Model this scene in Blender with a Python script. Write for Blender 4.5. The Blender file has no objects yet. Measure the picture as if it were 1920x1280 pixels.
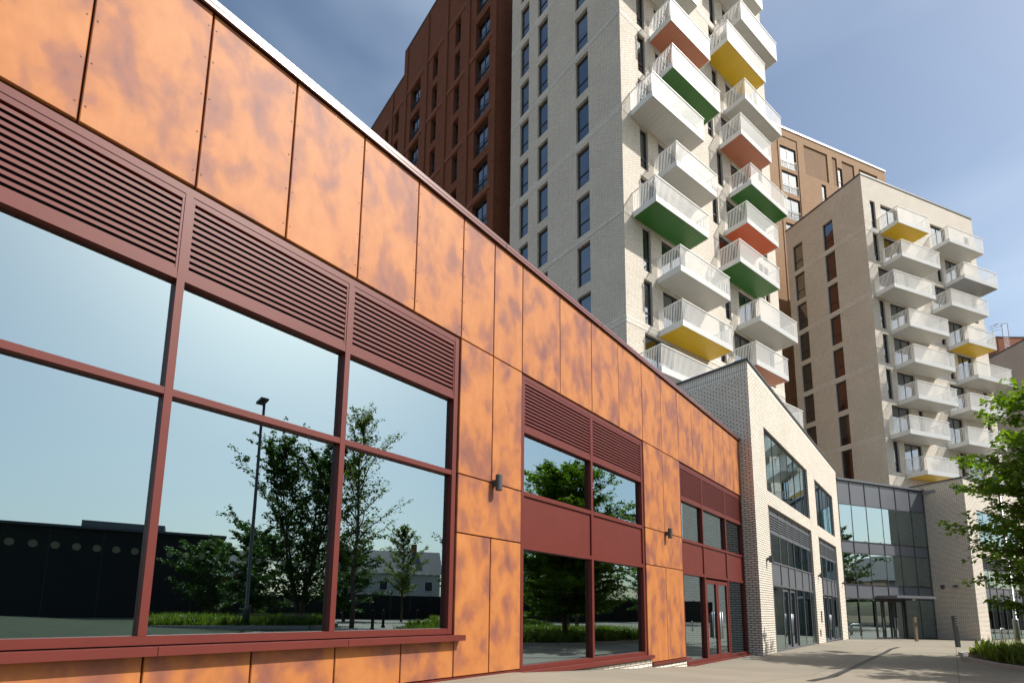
import bpy, bmesh, math, random
from mathutils import Vector, Matrix
R = math.radians
sc = bpy.context.scene
COL = sc.collection
# ------------------------------------------------------------------ camera
cd = bpy.data.cameras.new('camera'); cam = bpy.data.objects.new('camera', cd); COL.objects.link(cam)
cd.sensor_width = 36; cd.sensor_fit = 'HORIZONTAL'; cd.lens = 18.75
cd.shift_x = 0.0016; cd.shift_y = 0.1862; cd.clip_start = .1; cd.clip_end = 3000
cam.matrix_world = Matrix.Rotation(R(98.39), 4, 'X') @ Matrix.Rotation(R(.61), 4, 'Z')
sc.camera = cam
# ------------------------------------------------------------------ sky, sun, exposure
SUN_AZ, SUN_EL = 103.0, 46.4
wd = bpy.data.worlds.new('World'); sc.world = wd; wd.use_nodes = True
nt = wd.node_tree; N = nt.nodes; L = nt.links
sky = N.new('ShaderNodeTexSky'); sky.sky_type = 'NISHITA'; sky.sun_disc = False
sky.sun_elevation = R(SUN_EL); sky.sun_rotation = R(SUN_AZ); sky.air_density = 1.0; sky.dust_density = 2.4; sky.ozone_density = 1.2
tc = N.new('ShaderNodeTexCoord')
mp = N.new('ShaderNodeMapping'); mp.inputs['Scale'].default_value = (1.0, 1.2, 2.6); mp.inputs['Rotation'].default_value = (0.15, 0.1, 0.6)
nz = N.new('ShaderNodeTexNoise'); nz.inputs['Scale'].default_value = 1.5; nz.inputs['Detail'].default_value = 4; nz.inputs['Roughness'].default_value = .5; nz.inputs['Distortion'].default_value = .15
rp = N.new('ShaderNodeValToRGB'); rp.color_ramp.elements[0].position = .42; rp.color_ramp.elements[1].position = .85
rp.color_ramp.elements[0].color = (0, 0, 0, 1); rp.color_ramp.elements[1].color = (.40, .40, .40, 1)
mx = N.new('ShaderNodeMix'); mx.data_type = 'RGBA'; mx.inputs['B'].default_value = (6.6, 7.7, 8.6, 1)
L.new(tc.outputs['Generated'], mp.inputs[0]); L.new(mp.outputs[0], nz.inputs['Vector']); L.new(nz.outputs[0], rp.inputs[0])
L.new(rp.outputs[0], mx.inputs['Factor']); wb = N.new('ShaderNodeMix'); wb.data_type = 'RGBA'; wb.blend_type = 'MULTIPLY'; wb.inputs['Factor'].default_value = 1; wb.inputs['B'].default_value = (1.0, 1.035, 1.0, 1)
L.new(sky.outputs[0], wb.inputs['A']); L.new(wb.outputs['Result'], mx.inputs['A'])
L.new(mx.outputs['Result'], N['Background'].inputs[0]); N['Background'].inputs[1].default_value = 0.122
sl = bpy.data.lights.new('sun', 'SUN'); sl.energy = 4.9; sl.angle = R(.53); sl.color = (1, .955, .89)
so = bpy.data.objects.new('sun', sl); COL.objects.link(so)
sd = Vector((math.sin(R(SUN_AZ))*math.cos(R(SUN_EL)), math.cos(R(SUN_AZ))*math.cos(R(SUN_EL)), math.sin(R(SUN_EL))))
so.rotation_euler = sd.to_track_quat('Z', 'Y').to_euler(); so.location = sd*80
sc.view_settings.view_transform = 'Standard'; sc.view_settings.look = 'None'; sc.view_settings.exposure = 0.38; sc.view_settings.gamma = 1
sc.cycles.max_bounces = 8; sc.cycles.transparent_max_bounces = 12; sc.cycles.use_denoising = True
sc.cycles.caustics_reflective = False; sc.cycles.caustics_refractive = False

# ------------------------------------------------------------------ materials
def newmat(name):
    m = bpy.data.materials.new(name); m.use_nodes = True
    return m, m.node_tree.nodes, m.node_tree.links, m.node_tree.nodes['Principled BSDF']
def plain(name, col, rough=.6, spec=.4, metal=0, noise=0, nscale=8, bump=0):
    m, n, l, b = newmat(name)
    b.inputs['Base Color'].default_value = (*col, 1); b.inputs['Roughness'].default_value = rough
    b.inputs['Specular IOR Level'].default_value = spec; b.inputs['Metallic'].default_value = metal
    if noise or bump:
        t = n.new('ShaderNodeTexCoord'); z = n.new('ShaderNodeTexNoise'); z.inputs['Scale'].default_value = nscale; z.inputs['Detail'].default_value = 5
        l.new(t.outputs['Object'], z.inputs['Vector'])
        if noise:
            r = n.new('ShaderNodeValToRGB'); r.color_ramp.elements[0].position = .3; r.color_ramp.elements[1].position = .7
            r.color_ramp.elements[0].color = (*[c*(1-noise) for c in col], 1); r.color_ramp.elements[1].color = (*[min(1, c*(1+noise)) for c in col], 1)
            l.new(z.outputs[0], r.inputs[0]); l.new(r.outputs[0], b.inputs['Base Color'])
        if bump:
            bp = n.new('ShaderNodeBump'); bp.inputs['Strength'].default_value = bump; bp.inputs['Distance'].default_value = .02
            l.new(z.outputs[0], bp.inputs['Height']); l.new(bp.outputs[0], b.inputs['Normal'])
    return m
def brick(name, c1, c2, mortar, bw=.225, rh=.075, ms=.010, offset=.5, vary=.12, rough=.8, bump=.5, spec=.18):
    m, n, l, b = newmat(name)
    t = n.new('ShaderNodeTexCoord'); k = n.new('ShaderNodeTexBrick')
    k.inputs['Scale'].default_value = 1; k.inputs['Brick Width'].default_value = bw; k.inputs['Row Height'].default_value = rh
    k.inputs['Mortar Size'].default_value = ms; k.inputs['Mortar Smooth'].default_value = .15; k.inputs['Bias'].default_value = 0; k.offset = offset
    k.inputs['Color1'].default_value = (*c1, 1); k.inputs['Color2'].default_value = (*c2, 1); k.inputs['Mortar'].default_value = (*mortar, 1)
    l.new(t.outputs['UV'], k.inputs['Vector'])
    z = n.new('ShaderNodeTexNoise'); z.inputs['Scale'].default_value = .5; z.inputs['Detail'].default_value = 6; l.new(t.outputs['UV'], z.inputs['Vector'])
    r = n.new('ShaderNodeMapRange'); r.inputs['To Min'].default_value = 1-vary; r.inputs['To Max'].default_value = 1+vary; l.new(z.outputs[0], r.inputs[0])
    hs = n.new('ShaderNodeHueSaturation'); l.new(r.outputs[0], hs.inputs['Value']); l.new(k.outputs['Color'], hs.inputs['Color']); l.new(hs.outputs[0], b.inputs['Base Color'])
    b.inputs['Roughness'].default_value = rough; b.inputs['Specular IOR Level'].default_value = spec
    iv = n.new('ShaderNodeMath'); iv.operation = 'SUBTRACT'; iv.inputs[0].default_value = 1; l.new(k.outputs['Fac'], iv.inputs[1])
    bp = n.new('ShaderNodeBump'); bp.inputs['Strength'].default_value = bump; bp.inputs['Distance'].default_value = .01; l.new(iv.outputs[0], bp.inputs['Height']); l.new(bp.outputs[0], b.inputs['Normal'])
    return m
M = {}
M['cream'] = brick('cream_brick', (.82, .75, .645), (.71, .645, .55), (.20, .165, .13), ms=.013)
M['cream_soldier'] = brick('cream_soldier_brick', (.77, .725, .65), (.66, .62, .55), (.23, .19, .15), bw=.075, rh=.225, offset=0)
M['red'] = brick('red_brown_brick', (.215, .07, .028), (.155, .046, .018), (.08, .04, .025), vary=.18)
M['red_soldier'] = brick('red_soldier_brick', (.24, .085, .04), (.19, .062, .03), (.11, .06, .042), bw=.075, rh=.225, offset=0)
M['tan'] = brick('tan_brick', (.37, .22, .118), (.30, .175, .09), (.24, .16, .1))
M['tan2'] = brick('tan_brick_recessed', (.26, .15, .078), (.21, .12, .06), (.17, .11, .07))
M['greybrick'] = brick('grey_brick', (.54, .49, .43), (.46, .42, .37), (.28, .25, .22))
M['orangebrick'] = brick('orange_red_brick', (.36, .12, .06), (.30, .09, .045), (.25, .14, .1))
# orange mottled cladding: flamed metal, every panel with its own cloud
m, n, l, b = newmat('mottled_orange_cladding')
t = n.new('ShaderNodeTexCoord'); oi = n.new('ShaderNodeObjectInfo')
ad = n.new('ShaderNodeVectorMath'); ad.operation = 'ADD'; sc_ = n.new('ShaderNodeVectorMath'); sc_.operation = 'SCALE'; sc_.inputs['Scale'].default_value = 90
cx = n.new('ShaderNodeCombineXYZ')
for i in range(3): l.new(oi.outputs['Random'], cx.inputs[i])
l.new(cx.outputs[0], sc_.inputs[0]); l.new(sc_.outputs[0], ad.inputs[0]); l.new(t.outputs['Object'], ad.inputs[1])
mpn = n.new('ShaderNodeMapping'); mpn.inputs['Rotation'].default_value = (0, R(33), 0); mpn.inputs['Scale'].default_value = (1.35, 1, .85); l.new(ad.outputs[0], mpn.inputs[0])
z1 = n.new('ShaderNodeTexNoise'); z1.inputs['Scale'].default_value = 2.3; z1.inputs['Detail'].default_value = 5; z1.inputs['Roughness'].default_value = .5; z1.inputs['Distortion'].default_value = .25; l.new(mpn.outputs[0], z1.inputs['Vector'])
r1 = n.new('ShaderNodeValToRGB'); e = r1.color_ramp.elements
e[0].position = .28; e[0].color = (.19, .07, .055, 1); e[1].position = .70; e[1].color = (.44, .17, .052, 1)
e.new(.42).color = (.28, .10, .05, 1); e.new(.54).color = (.40, .145, .042, 1)
l.new(z1.outputs[0], r1.inputs[0])
z2 = n.new('ShaderNodeTexNoise'); z2.inputs['Scale'].default_value = 9; z2.inputs['Detail'].default_value = 4; l.new(mpn.outputs[0], z2.inputs['Vector'])
r2 = n.new('ShaderNodeMapRange'); r2.inputs['To Min'].default_value = .86; r2.inputs['To Max'].default_value = 1.12; l.new(z2.outputs[0], r2.inputs[0])
hs = n.new('ShaderNodeHueSaturation'); l.new(r2.outputs[0], hs.inputs['Value']); l.new(r1.outputs[0], hs.inputs['Color']); l.new(hs.outputs[0], b.inputs['Base Color'])
b.inputs['Roughness'].default_value = .58; b.inputs['Specular IOR Level'].default_value = .3
bp = n.new('ShaderNodeBump'); bp.inputs['Strength'].default_value = .06; bp.inputs['Distance'].default_value = .03; l.new(z1.outputs[0], bp.inputs['Height']); l.new(bp.outputs[0], b.inputs['Normal'])
M['clad'] = m
M['maroon'] = plain('maroon_powder_coat', (.12, .022, .016), .48, .3, noise=.06, nscale=3)
M['maroon_dark'] = plain('dark_joint', (.035, .012, .01), .7, .2)
M['coping'] = plain('maroon_coping', (.17, .065, .055), .25, .6)
M['black'] = plain('dark_void', (.012, .012, .013), .8, .2)
M['charcoal'] = plain('charcoal_frame', (.035, .037, .042), .4, .5)
M['grey_panel'] = plain('grey_metal_panel', (.11, .115, .13), .38, .5, noise=.04, nscale=2)
M['grey_frame'] = plain('grey_metal_frame', (.10, .105, .115), .38, .5)
M['dark_coping'] = plain('dark_metal_coping', (.06, .06, .065), .35, .5)
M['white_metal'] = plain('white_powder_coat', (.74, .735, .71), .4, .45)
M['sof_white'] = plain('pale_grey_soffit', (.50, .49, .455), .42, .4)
M['sof_grey'] = plain('mid_grey_soffit', (.30, .31, .32), .4, .45)
M['sof_green'] = plain('green_soffit', (.035, .15, .022), .38, .45)
M['sof_yellow'] = plain('yellow_soffit', (.66, .42, .012), .38, .45)
M['sof_terra'] = plain('terracotta_soffit', (.43, .155, .085), .42, .4)
M['sof_orange'] = plain('orange_red_soffit', (.62, .12, .045), .4, .4)
M['steel'] = plain('brushed_steel', (.40, .41, .42), .42, .5, metal=.7)
M['lamp'] = plain('lamp_dark_grey', (.05, .055, .06), .45, .5)
M['bark'] = plain('bark', (.095, .075, .055), .85, .2, noise=.3, nscale=14, bump=.5)
M['mulch'] = plain('bark_mulch', (.055, .034, .022), .95, .1, noise=.5, nscale=30, bump=1)
M['wood'] = plain('weathered_timber', (.22, .17, .115), .7, .3, noise=.15, nscale=18)
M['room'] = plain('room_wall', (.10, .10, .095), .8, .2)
M['roomfloor'] = plain('room_floor', (.40, .385, .34), .6, .3)
M['render'] = plain('white_render', (.6, .585, .54), .8, .2, noise=.05)
M['slate'] = plain('slate_roof', (.10, .10, .11), .7, .3, noise=.15, nscale=6)
M['blackclad'] = plain('black_timber_cladding', (.014, .014, .015), .75, .25, noise=.3, nscale=5)
M['dot'] = plain('frosted_dot', (.85, .88, .80), .6, .3)
M['drain'] = plain('drain_grating', (.028, .026, .024), .6, .4, noise=.3, nscale=40)
M['kerb'] = plain('concrete_edging', (.36, .345, .32), .8, .25, noise=.1)
M['redsign'] = plain('red_sign', (.55, .03, .025), .5, .4)
M['roofing'] = plain('roof_membrane', (.22, .22, .22), .8, .2)
def glass(name, base, tint, gl, rough=0.0):
    m, n, l, b = newmat(name); n.remove(b)
    out = n['Material Output']; tr = n.new('ShaderNodeBsdfTransparent'); tr.inputs[0].default_value = (*tint, 1)
    g = n.new('ShaderNodeBsdfGlossy'); g.inputs['Color'].default_value = (*gl, 1); g.inputs['Roughness'].default_value = rough
    f = n.new('ShaderNodeFresnel'); f.inputs['IOR'].default_value = 1.5
    a = n.new('ShaderNodeMath'); a.operation = 'MULTIPLY_ADD'; a.inputs[1].default_value = 1-base; a.inputs[2].default_value = base; a.use_clamp = True
    # faint unevenness so that the sheets are not perfect mirrors
    t = n.new('ShaderNodeTexCoord'); z = n.new('ShaderNodeTexNoise'); z.inputs['Scale'].default_value = .9; z.inputs['Detail'].default_value = 1
    bp = n.new('ShaderNodeBump'); bp.inputs['Strength'].default_value = .012; bp.inputs['Distance'].default_value = .05
    l.new(t.outputs['Object'], z.inputs['Vector']); l.new(z.outputs[0], bp.inputs['Height']); l.new(bp.outputs[0], g.inputs['Normal'])
    ms = n.new('ShaderNodeMixShader'); l.new(f.outputs[0], a.inputs[0]); l.new(a.outputs[0], ms.inputs[0]); l.new(tr.outputs[0], ms.inputs[1]); l.new(g.outputs[0], ms.inputs[2]); l.new(ms.outputs[0], out.inputs[0])
    return m
M['glass'] = glass('coated_glass', .47, (.50, .58, .52), (.66, .84, .90))
M['towerglass'] = glass('tower_glass', .24, (.35, .38, .38), (.82, .9, .98))
def leafmat(name, c1, c2):
    m, n, l, b = newmat(name)
    z = n.new('ShaderNodeTexNoise'); z.inputs['Scale'].default_value = 1.3; z.inputs['Detail'].default_value = 3
    g = n.new('ShaderNodeNewGeometry'); t = n.new('ShaderNodeTexCoord'); l.new(t.outputs['Object'], z.inputs['Vector'])
    mxx = n.new('ShaderNodeMath'); mxx.operation = 'MULTIPLY_ADD'; mxx.inputs[1].default_value = .55; l.new(g.outputs['Random Per Island'], mxx.inputs[0]); 
    sb = n.new('ShaderNodeMath'); sb.operation = 'MULTIPLY'; sb.inputs[1].default_value = .5; l.new(z.outputs[0], sb.inputs[0]); l.new(sb.outputs[0], mxx.inputs[2])
    r = n.new('ShaderNodeValToRGB'); r.color_ramp.elements[0].color = (*c1, 1); r.color_ramp.elements[1].color = (*c2, 1); r.color_ramp.elements[0].position = .2; r.color_ramp.elements[1].position = .85
    l.new(mxx.outputs[0], r.inputs[0]); l.new(r.outputs[0], b.inputs['Base Color']); b.inputs['Roughness'].default_value = .5; b.inputs['Specular IOR Level'].default_value = .35
    tl = n.new('ShaderNodeBsdfTranslucent'); hs = n.new('ShaderNodeHueSaturation'); hs.inputs['Saturation'].default_value = 1.15; hs.inputs['Value'].default_value = 1.5
    l.new(r.outputs[0], hs.inputs['Color']); l.new(hs.outputs[0], tl.inputs[0])
    ms = n.new('ShaderNodeMixShader'); ms.inputs[0].default_value = .5; l.new(b.outputs[0], ms.inputs[1]); l.new(tl.outputs[0], ms.inputs[2]); l.new(ms.outputs[0], n['Material Output'].inputs[0])
    return m
M['leaf'] = leafmat('leaf_green', (.065, .135, .015), (.19, .29, .04))
M['leaf_dark'] = leafmat('leaf_dark_green', (.022, .055, .012), (.06, .115, .02))
M['leaf_yellow'] = leafmat('leaf_yellow_green', (.075, .125, .015), (.16, .20, .03))
M['grass'] = leafmat('grass_green', (.05, .11, .012), (.19, .23, .05))
# paving
m, n, l, b = newmat('concrete_paving')
t = n.new('ShaderNodeTexCoord'); mpv = n.new('ShaderNodeMapping'); mpv.inputs['Rotation'].default_value = (0, 0, R(-50.6)); l.new(t.outputs['Object'], mpv.inputs[0])
k = n.new('ShaderNodeTexBrick'); k.inputs['Scale'].default_value = 1; k.inputs['Brick Width'].default_value = 3.6; k.inputs['Row Height'].default_value = 2.4; k.inputs['Mortar Size'].default_value = .012; k.offset = 0
k.inputs['Color1'].default_value = (.25, .222, .172, 1); k.inputs['Color2'].default_value = (.237, .21, .163, 1); k.inputs['Mortar'].default_value = (.15, .13, .10, 1); l.new(mpv.outputs[0], k.inputs['Vector'])
z1 = n.new('ShaderNodeTexNoise'); z1.inputs['Scale'].default_value = .45; z1.inputs['Detail'].default_value = 8; z1.inputs['Roughness'].default_value = .65; l.new(t.outputs['Object'], z1.inputs['Vector'])
r1 = n.new('ShaderNodeMapRange'); r1.inputs['From Min'].default_value = .3; r1.inputs['From Max'].default_value = .7; r1.inputs['To Min'].default_value = .84; r1.inputs['To Max'].default_value = 1.1; l.new(z1.outputs[0], r1.inputs[0])
z2 = n.new('ShaderNodeTexNoise'); z2.inputs['Scale'].default_value = 60; z2.inputs['Detail'].default_value = 3; l.new(t.outputs['Object'], z2.inputs['Vector'])
r2 = n.new('ShaderNodeMapRange'); r2.inputs['To Min'].default_value = .82; r2.inputs['To Max'].default_value = 1.18; l.new(z2.outputs[0], r2.inputs[0])
mu = n.new('ShaderNodeMath'); mu.operation = 'MULTIPLY'; l.new(r1.outputs[0], mu.inputs[0]); l.new(r2.outputs[0], mu.inputs[1])
hs = n.new('ShaderNodeHueSaturation'); l.new(mu.outputs[0], hs.inputs['Value']); l.new(k.outputs['Color'], hs.inputs['Color']); l.new(hs.outputs[0], b.inputs['Base Color'])
b.inputs['Roughness'].default_value = .8; b.inputs['Specular IOR Level'].default_value = .25
bp = n.new('ShaderNodeBump'); bp.inputs['Strength'].default_value = .25; bp.inputs['Distance'].default_value = .01; l.new(z2.outputs[0], bp.inputs['Height']); l.new(bp.outputs[0], b.inputs['Normal'])
M['paving'] = m

# ------------------------------------------------------------------ mesh helpers
class MB:
    def __init__(s): s.v = []; s.f = []; s.uv = []
    def quad(s, a, b_, c, d, uv=None):
        i = len(s.v); s.v += [a, b_, c, d]; s.f.append((i, i+1, i+2, i+3))
        if uv is None:
            P = [Vector(p) for p in (a, b_, c, d)]; nn = (P[1]-P[0]).cross(P[2]-P[0]); ax = max(range(3), key=lambda q: abs(nn[q]))
            uv = [((p.y, p.z) if ax == 0 else (p.x, p.z) if ax == 1 else (p.x, p.y)) for p in P]
        s.uv.append(uv); return s
    def box(s, x0, x1, y0, y1, z0, z1):
        a, b_, c, d = (x0, y0, z0), (x1, y0, z0), (x1, y1, z0), (x0, y1, z0); e, f, g, h = (x0, y0, z1), (x1, y0, z1), (x1, y1, z1), (x0, y1, z1)
        for q in ((a, b_, f, e), (b_, c, g, f), (c, d, h, g), (d, a, e, h), (e, f, g, h), (d, c, b_, a)): s.quad(*q)
        return s
    def prism(s, pts, z0, z1):   # pts: ccw xy outline
        k = len(pts)
        for i in range(k):
            p, q = pts[i], pts[(i+1) % k]; s.quad((p[0], p[1], z0), (q[0], q[1], z0), (q[0], q[1], z1), (p[0], p[1], z1))
        for z, o in ((z1, 1), (z0, -1)):
            i0 = len(s.v); s.v += [(p[0], p[1], z) for p in pts]; ids = list(range(i0, i0+k)); s.f.append(tuple(ids[::o])); s.uv.append([(pts[j-i0][0], pts[j-i0][1]) for j in ids[::o]])
        return s
    def tube(s, pts, rad, sides=8, cap=True):
        rings = []
        for i, p in enumerate(pts):
            p = Vector(p); a = Vector(pts[max(i-1, 0)]); c = Vector(pts[min(i+1, len(pts)-1)]); d = (c-a).normalized()
            up = Vector((0, 0, 1)) if abs(d.z) < .95 else Vector((1, 0, 0)); e1 = d.cross(up).normalized(); e2 = d.cross(e1)
            r = rad[i] if isinstance(rad, (list, tuple)) else rad; i0 = len(s.v)
            for q in range(sides):
                w = 2*math.pi*q/sides; s.v.append(tuple(p + e1*(r*math.cos(w)) + e2*(r*math.sin(w))))
            rings.append(i0)
        for A, B in zip(rings, rings[1:]):
            for q in range(sides):
                s.f.append((A+q, A+(q+1) % sides, B+(q+1) % sides, B+q)); s.uv.append([(0, 0)]*4)
        if cap:
            s.f.append(tuple(range(rings[0], rings[0]+sides))[::-1]); s.uv.append([(0, 0)]*sides)
            s.f.append(tuple(range(rings[-1], rings[-1]+sides))); s.uv.append([(0, 0)]*sides)
        return s
    def lathe(s, prof, sides=12, cx=0, cy=0):
        return s.tube([(cx, cy, z) for r, z in prof], [r for r, z in prof], sides)
    def mesh(s, name, mat, smooth=False):
        me = bpy.data.meshes.new(name); me.from_pydata([tuple(p) for p in s.v], [], s.f); ul = me.uv_layers.new(name='UVMap'); i = 0
        for poly, uv in zip(me.polygons, s.uv):
            for j in range(poly.loop_total): ul.data[poly.loop_start+j].uv = uv[j]
            poly.use_smooth = smooth
        me.materials.append(M[mat]); me.update(); return me
def ob(name, me, parent=None, loc=(0, 0, 0), rz=0):
    o = bpy.data.objects.new(name, me); COL.objects.link(o); o.location = loc; o.rotation_euler = (0, 0, rz)
    if parent: o.parent = parent
    return o
def tag(o, label, cat, group=None, kind=None):
    if label: o['label'] = label
    if cat: o['category'] = cat
    if group: o['group'] = group
    if kind: o['kind'] = kind
    return o
def thing(name, label, cat, loc, group=None): return tag(ob(name, None, None, loc), label, cat, group)
class Face:     # a vertical wall frame: x along the wall, y into the building, z up
    def __init__(s, x, y, az): s.o = Vector((x, y, 0)); a = R(az); s.d = Vector((math.sin(a), math.cos(a), 0)); s.i = Vector((-math.cos(a), math.sin(a), 0)); s.rz = R(90-az)
    def w(s, u, v, z): return s.o + s.d*u + s.i*v + Vector((0, 0, z))
    def put(s, name, me, parent, u=0, v=0, z=0): return ob(name, me, parent, s.w(u, v, z)-parent.location, s.rz)
    def top(s, name, me, u, v, z): return ob(name, me, None, s.w(u, v, z), s.rz)
def sub(name, me, part, loc=(0, 0, 0)): return ob(name, me, part, loc)
def wallmesh(name, mat, u0, u1, z0, z1, holes, reveal=.2, z_top=None):
    """a wall sheet with openings and their reveals, uv in metres. z_top(u)->z for stepped tops is not needed here"""
    us = sorted({u0, u1, *[h[0] for h in holes], *[h[1] for h in holes]}); zs = sorted({z0, z1, *[h[2] for h in holes], *[h[3] for h in holes]})
    us = [u for u in us if u0 <= u <= u1]; zs = [z for z in zs if z0 <= z <= z1]; mb = MB()
    for a, b_ in zip(us, us[1:]):
        run = None
        for c, d in zip(zs, zs[1:]):
            mu_, mz = (a+b_)/2, (c+d)/2
            solid = not any(h[0] < mu_ < h[1] and h[2] < mz < h[3] for h in holes)
            if solid: run = (run[0], d) if run else (c, d)
            if run and (not solid or d == zs[-1]):
                mb.quad((a, 0, run[0]), (b_, 0, run[0]), (b_, 0, run[1]), (a, 0, run[1])); run = None
    for (a, b_, c, d) in holes:
        mb.quad((a, 0, c), (a, 0, d), (a, reveal, d), (a, reveal, c)); mb.quad((b_, 0, d), (b_, 0, c), (b_, reveal, c), (b_, reveal, d))
        mb.quad((a, 0, d), (b_, 0, d), (b_, reveal, d), (a, reveal, d)); mb.quad((b_, 0, c), (a, 0, c), (a, reveal, c), (b_, reveal, c))
    return mb.mesh(name, mat)
_cache = {}
def boxmesh(name, mat, dx, dy, dz):
    k = (name, mat, round(dx, 4), round(dy, 4), round(dz, 4))
    if k not in _cache: _cache[k] = MB().box(0, dx, 0, dy, 0, dz).mesh(name, mat)
    return _cache[k]
def cached(key, fn):
    if key not in _cache: _cache[key] = fn()
    return _cache[key]
def curtain(face, parent, u0, u1, z0, z1, mull, trans, kinds, v=.06, fm='maroon', bar=.06, edge=.07, dep=.12, sp='maroon', gl='glass', slats='single', name='glazed_window', pitch=.058, skip=(), po=.075):
    """glazed screen: frame bars as one part, every pane, spandrel and louvre a piece of it. kinds: one letter per row from the bottom, g s l"""
    U = [u0, *mull, u1]; Z = [z0, *trans, z1]; fb = MB(); w, h = u1-u0, z1-z0
    def bx(a, b_, c, d, y0=0., y1=dep): fb.box(a-u0, b_-u0, y0, y1, c-z0, d-z0)
    bx(u0, u0+edge, z0, z1); bx(u1-edge, u1, z0, z1); bx(u0+edge, u1-edge, z1-edge, z1, .002, dep-.002); bx(u0+edge, u1-edge, z0, z0+edge, .002, dep-.002)
    for q in mull: bx(q-bar/2, q+bar/2, z0+edge, z1-edge, .001, dep-.001)
    for q in trans:
        for i in range(len(U)-1):
            a = U[i]+(edge if i == 0 else bar/2); b_ = U[i+1]-(edge if i == len(U)-2 else bar/2); bx(a, b_, q-bar/2, q+bar/2, .004, dep-.004)
    fr = face.put(name, fb.mesh(name, fm), parent, u0, v, z0); cells = []
    for j in range(len(Z)-1):
        for i in range(len(U)-1):
            if (i, j) in skip: continue
            a = U[i]+(edge if i == 0 else bar/2); b_ = U[i+1]-(edge if i == len(U)-2 else bar/2)
            c = Z[j]+(edge if j == 0 else bar/2); d = Z[j+1]-(edge if j == len(Z)-2 else bar/2); kd = kinds[j]
            if kd == 'g':
                o = sub('pane', cached(('pane', gl, round(b_-a, 3), round(d-c, 3)), lambda: MB().quad((0, 0, 0), (b_-a, 0, 0), (b_-a, 0, d-c), (0, 0, d-c)).mesh('pane', gl)), fr, (a-u0, po, c-z0)); o.rotation_euler = (random.uniform(-.0022, .0022), 0, random.uniform(-.0022, .0022))
            elif kd == 's':
                o = sub('spandrel_panel', boxmesh('spandrel_panel', sp, b_-a-.008, .03, d-c-.008), fr, (a-u0+.004, .03, c-z0+.004))
            else:
                e_ = .035; sub('louvre_backing', boxmesh('louvre_backing', 'black', b_-a, .01, d-c), fr, (a-u0, dep-.012, c-z0))
                lf = MB().box(0, b_-a, .002, .06, d-c-e_*1.6, d-c).box(0, b_-a, .002, .06, 0, e_).box(0, e_*.6, .003, .06, e_, d-c-e_*1.6).box(b_-a-e_*.6, b_-a, .003, .06, e_, d-c-e_*1.6)
                sub('louvre_frame', lf.mesh('louvre_frame', fm), fr, (a-u0, .005, c-z0))
                x0, x1 = e_*.6, b_-a-e_*.6; nsl = int((d-c-e_*2.6)/pitch); pt = (d-c-e_*2.6)/nsl
                def slat(mb, zz):
                    pr = [(.010, 0), (.010, pt*.52), (.034, pt*.56), (.034, pt*.50), (.016, pt*.46), (.016, 0)]
                    for (y0, q0), (y1, q1) in zip(pr, pr[1:]+pr[:1]): mb.quad((x0, y0, zz+q0), (x0, y1, zz+q1), (x1, y1, zz+q1), (x1, y0, zz+q0))
                    return mb
                if slats == 'single':
                    me = slat(MB(), 0).mesh('slat', fm)
                    for q in range(nsl): sub('slat', me, fr, (a-u0, .004, c-z0+e_+q*pt))
                else:
                    mb = MB()
                    for q in range(nsl): slat(mb, e_+q*pt)
                    sub('slats', mb.mesh('slats', fm), fr, (a-u0, .004, c-z0))
    return fr
def window(face, parent, u, z, w, h, v=.14, mid=None, transom=.36, fm='charcoal', gl='towerglass', bal=False, double=False):
    """a tower window: frame part with its pane; optional low guard rail"""
    def mk():
        mb = MB(); e_ = .06; mb.box(0, e_, 0, .07, 0, h).box(w-e_, w, 0, .07, 0, h).box(e_, w-e_, .002, .068, 0, e_).box(e_, w-e_, .002, .068, h-e_*2.2, h)
        if transom: mb.box(e_, w-e_, .004, .066, h*transom-.03, h*transom+.03)
        if double: mb.box(w/2-.03, w/2+.03, .003, .067, e_, h-e_*2.2)
        return mb.mesh('window', fm)
    f = face.put('window', cached(('win', round(w, 3), round(h, 3), transom, double, fm), mk), parent, u, v, z)
    sub('pane', cached(('wp', round(w, 3), round(h, 3), gl), lambda: MB().quad((.06, 0, .06), (w-.06, 0, .06), (w-.06, 0, h-.13), (.06, 0, h-.13)).mesh('pane', gl)), f, (0, .04, 0))
    # room behind: a shallow box, and a roller blind in some of them
    def room():
        mb = MB(); D = 1.6
        mb.quad((0, D, 0), (w, D, 0), (w, D, h), (0, D, h)); mb.quad((0, .08, 0), (0, D, 0), (0, D, h), (0, .08, h)); mb.quad((w, D, 0), (w, .08, 0), (w, .08, h), (w, D, h)); mb.quad((0, .08, h), (0, D, h), (w, D, h), (w, .08, h)); mb.quad((0, .08, 0), (w, .08, 0), (w, D, 0), (0, D, 0))
        return mb.mesh('room', 'room')
    sub('room', cached(('room', round(w, 3), round(h, 3)), room), f)
    if random.random() < .16:
        k = random.choice((.25, .45, .7)); sub('blind', cached(('blind', round(w, 3), round(h, 3), k), lambda: MB().quad((.07, .1, h*(1-k)), (w-.07, .1, h*(1-k)), (w-.07, .1, h-.1), (.07, .1, h-.1)).mesh('blind', 'render')), f)
    if bal:
        mb = MB().box(.02, w-.02, -.1, -.07, 1.02, 1.06).box(.02, w-.02, -.1, -.07, .08, .11)
        q = .02
        while q < w-.03: mb.box(q, q+.014, -.092, -.078, .11, 1.02); q += .11
        sub('guard_rail', cached(('gr', round(w, 3)), lambda: mb.mesh('guard_rail', fm)), f)
    return f
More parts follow.
